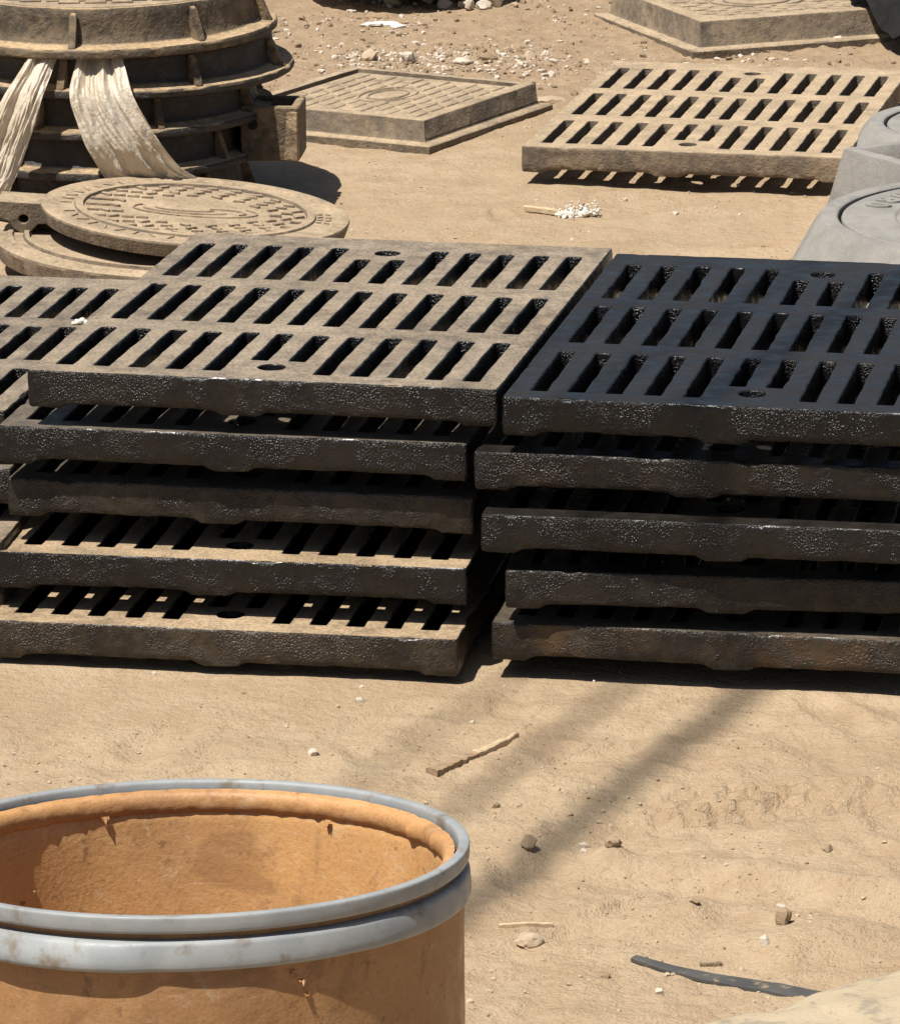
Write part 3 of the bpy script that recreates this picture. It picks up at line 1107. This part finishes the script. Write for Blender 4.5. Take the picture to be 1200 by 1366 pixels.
# ------------------------------------------------------------------ drum in the foreground
DR = .2
tx = .0894
root = empty("open_drum", (-.186, 3.272 - .63 * math.sin(tx), .0025), (0, 0, 0))
root.rotation_euler = (-tx, -.006, 0)
tag(root, "open fibre drum with a grey steel rim in the foreground at lower left", "drum")
HD = .63


def seam_r(a, r, z):
    k = ((a - R_(-62)) % (2 * PI)) / (2 * PI)
    return r + .0011 * (1 - k) + .0012 * nz((math.cos(a), math.sin(a), z * 3), 2.2, 4)


outer = [(.1900, .012), (.1965, .012)] + [(.1965, .012 + (HD - .055) * k / 24) for k in range(1, 25)] + [(.1940, HD - .02), (.1940, HD - .012), (.1900, HD - .012)]
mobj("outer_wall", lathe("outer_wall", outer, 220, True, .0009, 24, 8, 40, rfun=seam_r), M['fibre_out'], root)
inner = [(.1899, HD - .0125), (.1885, HD - .0125), (.1856, HD - .026)] + [(.1856, HD - .03 - (HD - .055) * k / 24) for k in range(0, 25)] + [(.1899, .025)]
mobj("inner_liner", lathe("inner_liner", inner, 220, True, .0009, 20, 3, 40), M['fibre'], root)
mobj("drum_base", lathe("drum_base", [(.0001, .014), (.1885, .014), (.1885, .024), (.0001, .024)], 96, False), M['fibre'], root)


def torn(a, r, z):
    d = .0022 * fbm((math.cos(a) * 3, math.sin(a) * 3, z * 30), 3, 6, 4)
    e = nz((math.cos(a) * 9, math.sin(a) * 9, 1), 1.3, 3)
    if e > .42: d -= (e - .42) * .03 * (1 if z < HD - .012 else .4)
    return r - abs(d) * .6


lip = [(.1915, HD - .0055)]
for k in range(9):
    a = R_(80 + 22 * k)
    lip.append((.1880 + .0050 * math.cos(a), HD - .0145 + .0082 * math.sin(a)))
lip += [(.1905, HD - .0225)]
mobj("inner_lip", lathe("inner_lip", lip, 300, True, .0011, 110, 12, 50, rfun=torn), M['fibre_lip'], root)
rr = []
for k in range(24):
    a = 2 * PI * k / 24
    c_, s_ = math.cos(a), math.sin(a)
    rr.append((.1978 + .0042 * math.copysign(abs(c_) ** .42, c_) + .0005 * s_, HD - .0058 + .0062 * math.copysign(abs(s_) ** .42, s_)))
mobj("rim_ring", lathe("rim_ring", rr, 260, True, .0008, 10, 3, 50), M['steel'], root)
band = [(.1945, HD - .0165), (.1988, HD - .0170), (.2008, HD - .0182), (.2018, HD - .0205), (.2026, HD - .0300), (.2027, HD - .0345), (.2020, HD - .0368), (.2008, HD - .0378), (.1976, HD - .0380), (.1962, HD - .036), (.1945, HD - .019)]
def band_r(a, r, z):
    """the band has sprung away from the drum along part of the front"""
    d = (math.degrees(a) + 180 + 113) % 360 - 180
    fl = max(0, 1 - (abs(d) / 20) ** 4) if abs(d) < 20 else 0
    return r + .0050 * fl * max(0, min(1, (HD - .017 - z) / .012)) + .0006 * nz((math.cos(a) * 4, math.sin(a) * 4, z * 20), 1.5, 2)


mobj("steel_band", lathe("steel_band", band, 320, True, .0010, 9, 5, 50, rfun=band_r), M['steel'], root)
# frayed flakes of board
fl_rng = random.Random(4)
for (ang, z, r, s, inner) in ((112, HD - .021, .1840, .006, 1), (150, HD - .022, .1840, .008, 1), (58, HD - .022, .1842, .005, 1), (134, HD - .075, .1862, .005, 1), (131, HD - .068, .1862, .004, 1), (-64, HD - .050, .1982, .005, 0), (-63, HD - .060, .1982, .004, 0), (-66, HD - .042, .1982, .004, 0)):
    bm = bmesh.new()
    a = R_(ang)
    n_in = Vector((-math.cos(a), -math.sin(a), 0)) * (1 if inner else -1)
    tn = Vector((-math.sin(a), math.cos(a), 0))
    c = Vector((r * math.cos(a), r * math.sin(a), z))
    ring_pts = []
    for k in range(7):
        t = k / 6
        e = tn * (s * (t - .5)) + Vector((0, 0, -s * (.5 + fl_rng.uniform(-.3, .6)) * (1 - abs(t - .4)))) + n_in * (.0035 * fl_rng.uniform(.4, 1))
        ring_pts.append((c + tn * (s * (t - .5)), c + e))
    top = [bm.verts.new(p) for p, _ in ring_pts]
    bot = [bm.verts.new(p) for _, p in ring_pts]
    for k in range(6): bm.faces.new((top[k], top[k + 1], bot[k + 1], bot[k]))
    bmesh.ops.solidify(bm, geom=list(bm.faces), thickness=.0006)
    mobj("torn_flake", bm_mesh("torn_flake", bm), M['fibre'], root)

def crumple(name, cx, cy, sx, sy, zf, seed, mat, label, cat, rot=0, thick=.003, relief=1.0):
    n, m = 60, 46
    V, F = [], []
    for j in range(m + 1):
        for i in range(n + 1):
            u, w_ = i / n * 2 - 1, j / m * 2 - 1
            ed = 1 + .16 * nz((u * 2, w_ * 2, 0), 1, seed)
            z = zf(u, w_) + relief * (.022 * fbm((u, w_, 0), 1.9, seed, 4) + .014 * (1 - abs(nz((u * 3, w_ * 2, 3), 1.2, seed)) * 2))
            V.append((u * sx * ed, w_ * sy * ed, max(z, .004)))
    for j in range(m):
        for i in range(n):
            a = j * (n + 1) + i
            F.append((a, a + 1, a + n + 2, a + n + 1))
    bm = bmesh.new()
    tmp_ = mesh("t", V, F, 80)
    bm.from_mesh(tmp_)
    bpy.data.meshes.remove(tmp_)
    bmesh.ops.solidify(bm, geom=list(bm.faces), thickness=thick)
    return tag(mobj(name, bm_mesh(name, bm, 70), mat, None, loc=(cx, cy, 0), rot=(0, 0, rot)), label, cat)



crumple("dusty_tarpaulin", .488, 4.425, .30, .20, lambda u, w_:   .004 + .040 * max(0, 1 - max(0, abs(w_) - .55) ** 2 * 4.8) * (.72 + .28 * u) * max(0, 1 - max(0, -u - .5) ** 2 * 4), 7.0, M['sack'], "dirt-caked tan tarpaulin bundle at the lower right corner", "tarpaulin", R_(34), .004, .38)

# ------------------------------------------------------------------ black sheet on the far frame's corner
crumple("black_sheet", 1.075, 10.33, .22, .30, lambda u, w_: .085 + .05 * (1 - u * u) - .085 * max(0, -w_ - .3), 4.0, M['rag'], "black plastic sheet thrown over the far frame's corner at the top right edge", "plastic sheet", R_(12))

# ------------------------------------------------------------------ painted dish at the top edge
root = empty("painted_dish", (-.085, 10.81, .012), (R_(2), R_(1), 0))
tag(root, "faded green and orange round dish lying at the top edge of the yard", "dish")
mobj("dish_body", lathe("dish_body", [(.0001, .012), (.13, .012), (.16, .020), (.235, .050), (.240, .054), (.237, .057), (.225, .055), (.16, .028), (.13, .02), (.0001, .02)], 96, False), M['dish'], root)
mobj("rolled_rim", lathe("rolled_rim", [(.238 + .005 * math.cos(2 * PI * k / 8), .055 + .005 * math.sin(2 * PI * k / 8)) for k in range(8)], 96, True), M['dish'], root)


# ------------------------------------------------------------------ litter
def bar(name, pts, w, h, mat, label, cat, seed=1, taper=(1, 1), group=None, nsec=24, jag=.15):
    """A long thin piece laid along ground points."""
    P = [Vector((p[0], p[1], gh(p[0], p[1]) + (p[2] if len(p) > 2 else 0))) for p in pts]
    V, F = [], []
    n = nsec
    for k in range(n + 1):
        t = k / n * (len(P) - 1)
        i = min(int(t), len(P) - 2)
        p = P[i].lerp(P[i + 1], t - i)
        d = (P[i + 1] - P[i]).normalized()
        sd = Vector((-d.y, d.x, 0)).normalized()
        tt = k / n
        ww = w * (taper[0] + (taper[1] - taper[0]) * tt) * (1 + jag * nz((tt * 9, 0, 0), 1, seed))
        hh = h * (1 + jag * nz((tt * 7, 3, 0), 1, seed))
        z0 = -.0015
        for (a, b) in ((-.5, z0), (.5, z0), (.5, hh * .8), (.3, hh), (-.3, hh), (-.5, hh * .8)):
            jx = 1 + jag * nz((tt * 14, a * 5, b * 50), 1, seed + 3)
            V.append(p + sd * (a * ww * jx) + Vector((0, 0, b)))
    for k in range(n):
        for l in range(6):
            m = (l + 1) % 6
            F.append((k * 6 + l, k * 6 + m, (k + 1) * 6 + m, (k + 1) * 6 + l))
    F.append(tuple(range(5, -1, -1)))
    F.append(tuple(range(n * 6, n * 6 + 6)))
    return tag(mobj(name, mesh(name, V, F, 35), mat), label, cat, group)


bar("flat_bar", [(.1859, 4.7208, .0012), (.22, 4.697, .0012), (.262, 4.668, .0012), (.325, 4.627, .0012), (.37, 4.598, .0012)], .027, .0022, M['strip'], "long grey metal strip lying on the sand by the tarpaulin", "metal strip", 2, (.45, 1.15), jag=.08)
bar("wood_splinter", [(-.0237, 5.318), (.005, 5.358), (.026, 5.385)], .017, .007, M['wood'], "split brown bark sliver lying on the sand, thick lower half of the broken piece", "wood sliver", 5, (.8, .8), "broken bark slivers", jag=.4)
bar("wood_splinter", [(.024, 5.384), (.05, 5.418), (.0774, 5.452)], .013, .007, M['palewood'], "thin pale upper half of the broken bark sliver on the sand", "wood sliver", 7, (1, .35), "broken bark slivers", jag=.4)
bar("straw_twig", [(.048, 4.8152), (.078, 4.816), (.1047, 4.8208)], .0045, .004, M['palewood'], "short straight pale twig on the sand above the single rock", "twig", 3, jag=.2)
bar("dark_twig", [(.253, 4.700), (.276, 4.705)], .004, .004, M['darkrock'], "tiny dark twig above the grey metal strip", "twig", 4, jag=.3)
bar("broken_stick", [(.1368, 8.4756, .004), (.165, 8.455, .004), (.196, 8.435, .004)], .010, .008, M['palewood'], "broken pale stick touching the white foam lump", "stick", 6, jag=.25)
bar("wood_chip", [(.226, 8.475), (.240, 8.52)], .008, .007, M['wood'], "small brown wood chip behind the white foam lump", "wood chip", 6, jag=.3)
bar("paper_sliver", [(-.1776, 10.47, .002), (-.13, 10.45, .003), (-.0976, 10.425, .002)], .06, .004, M['paper'], "flat white sliver of rubbish near the top edge", "rubbish", 8, (.6, .6), jag=.5)
# foam lump made of stuck beads
bm = bmesh.new()
fr = random.Random(9)
for k in range(26):
    t = fr.uniform(0, 1)
    r = fr.uniform(.006, .0115)
    rock_bm(r, k + 300, 3, .8, .5, bm, (-.030 + .066 * t, .014 * math.sin(t * 3.3 + .6) + .020 * t + fr.uniform(-.008, .008), r * .5 + .008 * (t > .6) * fr.random()))
for k in range(200):
    t = fr.uniform(0, 1)
    x = -.034 + .074 * t
    y = .014 * math.sin(t * 3.3 + .6) + fr.uniform(-.012, .012) + .020 * t
    z = abs(fr.gauss(.006, .008)) + .006 * (t > .6)
    r = fr.uniform(.0014, .0030)
    rock_bm(r, k, 1, .9, .1, bm, (x, y, min(z, .030)))
tag(mobj("foam_lump", bm_mesh("foam_lump", bm, 80), M['foam'], None, loc=(.228, 8.418, gh(.228, 8.418))), "crumbly white foam lump lying by the broken stick", "foam")
# white fleck resting on the left-edge grate
bm = bmesh.new()
for (x, y, z, r) in ((0, 0, .003, .0055), (.007, .002, .004, .006), (.012, 0, .003, .004), (-.005, -.001, .002, .0035)):
    rock_bm(r, int(x * 9000) + 7, 2, .8, .2, bm, (x, y, z))
tag(mobj("foam_crumb", bm_mesh("foam_crumb", bm, 80), M['foam'], None, loc=(-.4985, 6.382, .2852)), "white foam crumb on the dusty grate at the left edge", "foam")


def rock(name, x, y, r, seed, mat, label, flat=.6, lift=.25, group=None, cat="rock"):
    tag(mobj(name, bm_mesh(name, rock_bm(r, seed, 3, flat), 28), mat, None, loc=(x, y, gh(x, y) + r * flat * lift), rot=(0, 0, seed)), label, cat, group)


RK = "rocks on the yard"
rock("rock", .0795, 4.778, .0150, 12, M['rock'], "single pale rock below the short twig, near the drum", .62, .5, RK)
rock("rock", .8177, 10.166, .024, 31, M['white_rock'], "pale angular rock in front of the square frame at top right", .65, .45, RK)
rock("clod", .084, 5.056, .010, 5, M['sandclod'], "hollow brown clod on a small sand mound", .8, .6, RK, "clod")
rock("clod", .174, 5.044, .0105, 15, M['sandclod'], "round brown clod right of the sand mound", .7, .5, RK, "clod")
rock("clod", .256, 4.856, .0058, 8, M['darkrock'], "flat black chip above the metal strip", .35, .9, RK, "clod")
rock("clod", .3445, 4.797, .0085, 19, M['sandclod'], "upright brown stone with a shadow above the tarpaulin", 1.35, .7, RK, "clod")
rock("clod", .41, 5.043, .006, 23, M['sandclod'], "small brown clod below the tyre track", .8, .5, RK, "clod")
rock("rock", .2085, 4.615, .005, 28, M['white_rock'], "tiny white pebble below the metal strip", .8, .6, RK)
rock("rock", -.163, 10.02, .019, 41, M['rock'], "yellowish pebble beyond the square brick-patterned cover", .8, .5, RK)
rock("rock", -.076, 9.98, .016, 43, M['white_rock'], "upright white pebble beyond the square brick-patterned cover", 1.1, .6, RK)
rock("rock", .035, 9.97, .022, 47, M['white_rock'], "flat white pebble at the edge of the gravel patch", .45, .5, RK)
rock("rock", .17, 9.985, .014, 49, M['rock'], "tan pebble right of the gravel patch", .8, .5, RK)
rock("rock", .087, 10.0, .016, 51, M['darkrock'], "dark grey chip in the gravel patch", .5, .6, RK)
rock("clod", .205, 9.53, .03, 55, M['rock'], "sandy clod at the right corner of the square brick-patterned cover", .35, .4, RK, "clod")
# heap of white rubble at the top edge
hr = random.Random(2)
HG = "white rubble heap at the top edge"
for k in range(16):
    x, y = .045 + hr.gauss(0, .045), 10.70 + hr.gauss(0, .06)
    rock("rubble_piece", x, y, hr.uniform(.009, .024), 60 + k, M['white_rock'] if k % 4 else M['rock'], "lump of whitish rubble in the heap at the top edge", .8, .5 + .6 * hr.random(), HG, "rubble")


# ------------------------------------------------------------------ gravel and grit (countless)
def scatter(name, n, sizes, dens, mat, label, seed, sub=1):
    rg = np.random.default_rng(seed)
    base = []
    for s in range(6):
        b = rock_bm(1.0, seed * 10 + s, sub, .7, .4)
        b.verts.ensure_lookup_table()
        base.append((np.array([v.co[:] for v in b.verts]), np.array([[v.index for v in f.verts] for f in b.faces])))
        b.free()
    VV, FF = [], []
    off = 0
    cnt = 0
    while cnt < n:
        x, y = rg.uniform(-1.1, 1.2, 4000), rg.uniform(4.4, 11.2, 4000)
        keep = rg.random(4000) < dens(x, y)
        x, y = x[keep], y[keep]
        z = ground_h(x, y)
        for i in range(len(x)):
            if cnt >= n: break
            bv, bf = base[rg.integers(6)]
            s = sizes[0] + (sizes[1] - sizes[0]) * rg.random() ** 3.5
            a = rg.uniform(0, 6.28)
            sc = s * rg.uniform(.7, 1.3, 3)
            v = bv * sc
            c, sn = math.cos(a), math.sin(a)
            v = np.stack([v[:, 0] * c - v[:, 1] * sn + x[i], v[:, 0] * sn + v[:, 1] * c + y[i], v[:, 2] + z[i] + sc[2] * .25], -1)
            VV.append(v)
            FF.append(bf + off)
            off += len(bv)
            cnt += 1
    V = np.concatenate(VV)
    F = np.concatenate(FF)
    me = bpy.data.meshes.new(name)
    me.from_pydata(V.tolist(), [], F.tolist())
    finish(me, 30)
    return tag(mobj(name, me, mat), label, None, None, "stuff")


def d_sand(x, y):
    p = np.clip(vnoise(x / .3, y / .35, 31) * 1.6 + .25, .03, 1)
    near = .9 * (1 - sstep(y, 5.2, 5.6)) + .25
    far = sstep(y, 9.0, 9.8)
    inside = (np.abs(x) < .75) & (y > 5.62) & (y < 6.75)
    return np.where(inside, 0.0, np.clip(p * (near + far), 0, 1))


def d_far(x, y):
    p = np.clip(vnoise(x / .25, y / .4, 33) * 2.0 + .2, 0, 1)
    patch = np.exp(-((x - .06) / .16) ** 2 - ((y - 9.98) / .16) ** 2) * 1.6
    patch2 = np.exp(-((x + .2) / .14) ** 2 - ((y - 10.05) / .2) ** 2)
    return np.clip(p * .35 * sstep(y, 9.2, 10.0) + patch + patch2 * .6 + .006, 0, 1)


scatter("gravel", 5200, (.0009, .0045), d_sand, M['rock'], "small tan grit scattered over the sand", 3)
scatter("fine_grit", 9000, (.0007, .0024), lambda x, y: np.where(y < 5.62, 1.0, .35 * (y > 6.7)) * np.clip(vnoise(x / .2, y / .22, 51) * 1.5 + .35, .05, 1), M['sandclod'], "fine brown grit over the near sand", 8)
scatter("dark_gravel", 1500, (.0008, .0032), d_sand, M['darkrock'], "small dark clods scattered over the sand", 4)
scatter("pale_gravel", 2600, (.0016, .0095), d_far, M['white_rock'], "whitish gravel spread over the far dirt", 5)
scatter("brown_gravel", 3000, (.0018, .0090), lambda x, y: np.clip(d_far(x, y), 0, 1) * .9 + .1 * sstep(y, 9.3, 10), M['darkrock'], "brown gravel and clods over the far dirt", 6)

# ------------------------------------------------------------------ unseen overhead cables added out of frame to cast the soft streaks
def cable(p0, az, height, rad, label, half=26.0):
    d = Vector((math.sin(az), math.cos(az), 0))
    c = Vector((p0[0], p0[1], 0)) + SUN_DIR * (height / SUN_DIR.z)
    V, F = [], []
    n = 40
    for k in range(n + 1):
        t = (k / n * 2 - 1)
        p = c + d * (t * half) + Vector((0, 0, .9 * t * t))
        s = Vector((d.y, -d.x, 0))
        for j in range(8):
            a = 2 * PI * j / 8
            V.append(p + s * (rad * math.cos(a)) + Vector((0, 0, rad * math.sin(a))))
    for k in range(n):
        for j in range(8):
            F.append((k * 8 + j, k * 8 + (j + 1) % 8, (k + 1) * 8 + (j + 1) % 8, (k + 1) * 8 + j))
    tag(mobj("added_streak_cable", mesh("added_streak_cable", V, F, 80), M['cable']), label, "cable", "unseen cables added for the streak shadows")
    return c, d


AZ = R_(24.6)
c1, d1 = cable((.195, 5.275), AZ, 6.5, .018, "thickest unseen cable, added to cast a streak shadow on the sand")
cable((.098, 5.41), AZ, 6.5, .0098, "middle unseen cable, added to cast a streak shadow on the sand")
cable((-.035, 5.455), AZ, 6.5, .0058, "thinnest unseen cable, added to cast a streak shadow on the sand")
for s in (-1, 1):  # poles added only to hold up the unseen streak cables
    pb = c1 + d1 * (s * 26) + Vector((-.08, 0, 0))
    pole = lathe("pole_shaft", [(.0001, -.5), (.15, -.5), (.15, 0), (.12, 4), (.10, 8.2), (.0001, 8.2)], 20, False, .004, 3, 1)
    rt = empty("added_cable_pole", (pb.x, pb.y, 0), (0, 0, -AZ))
    tag(rt, "unseen wooden pole added to hold the streak cables %s" % ("far beyond the yard" if s > 0 else "behind the viewer"), "utility pole", "unseen poles added to hold the streak cables")
    mobj("pole_shaft", pole, M['pole'], rt)
    mobj("crossarm", bm_mesh("crossarm", box_bm(1.4, .1, .12, .008, 1)), M['pole'], rt, loc=(0, -.16, 7.25))
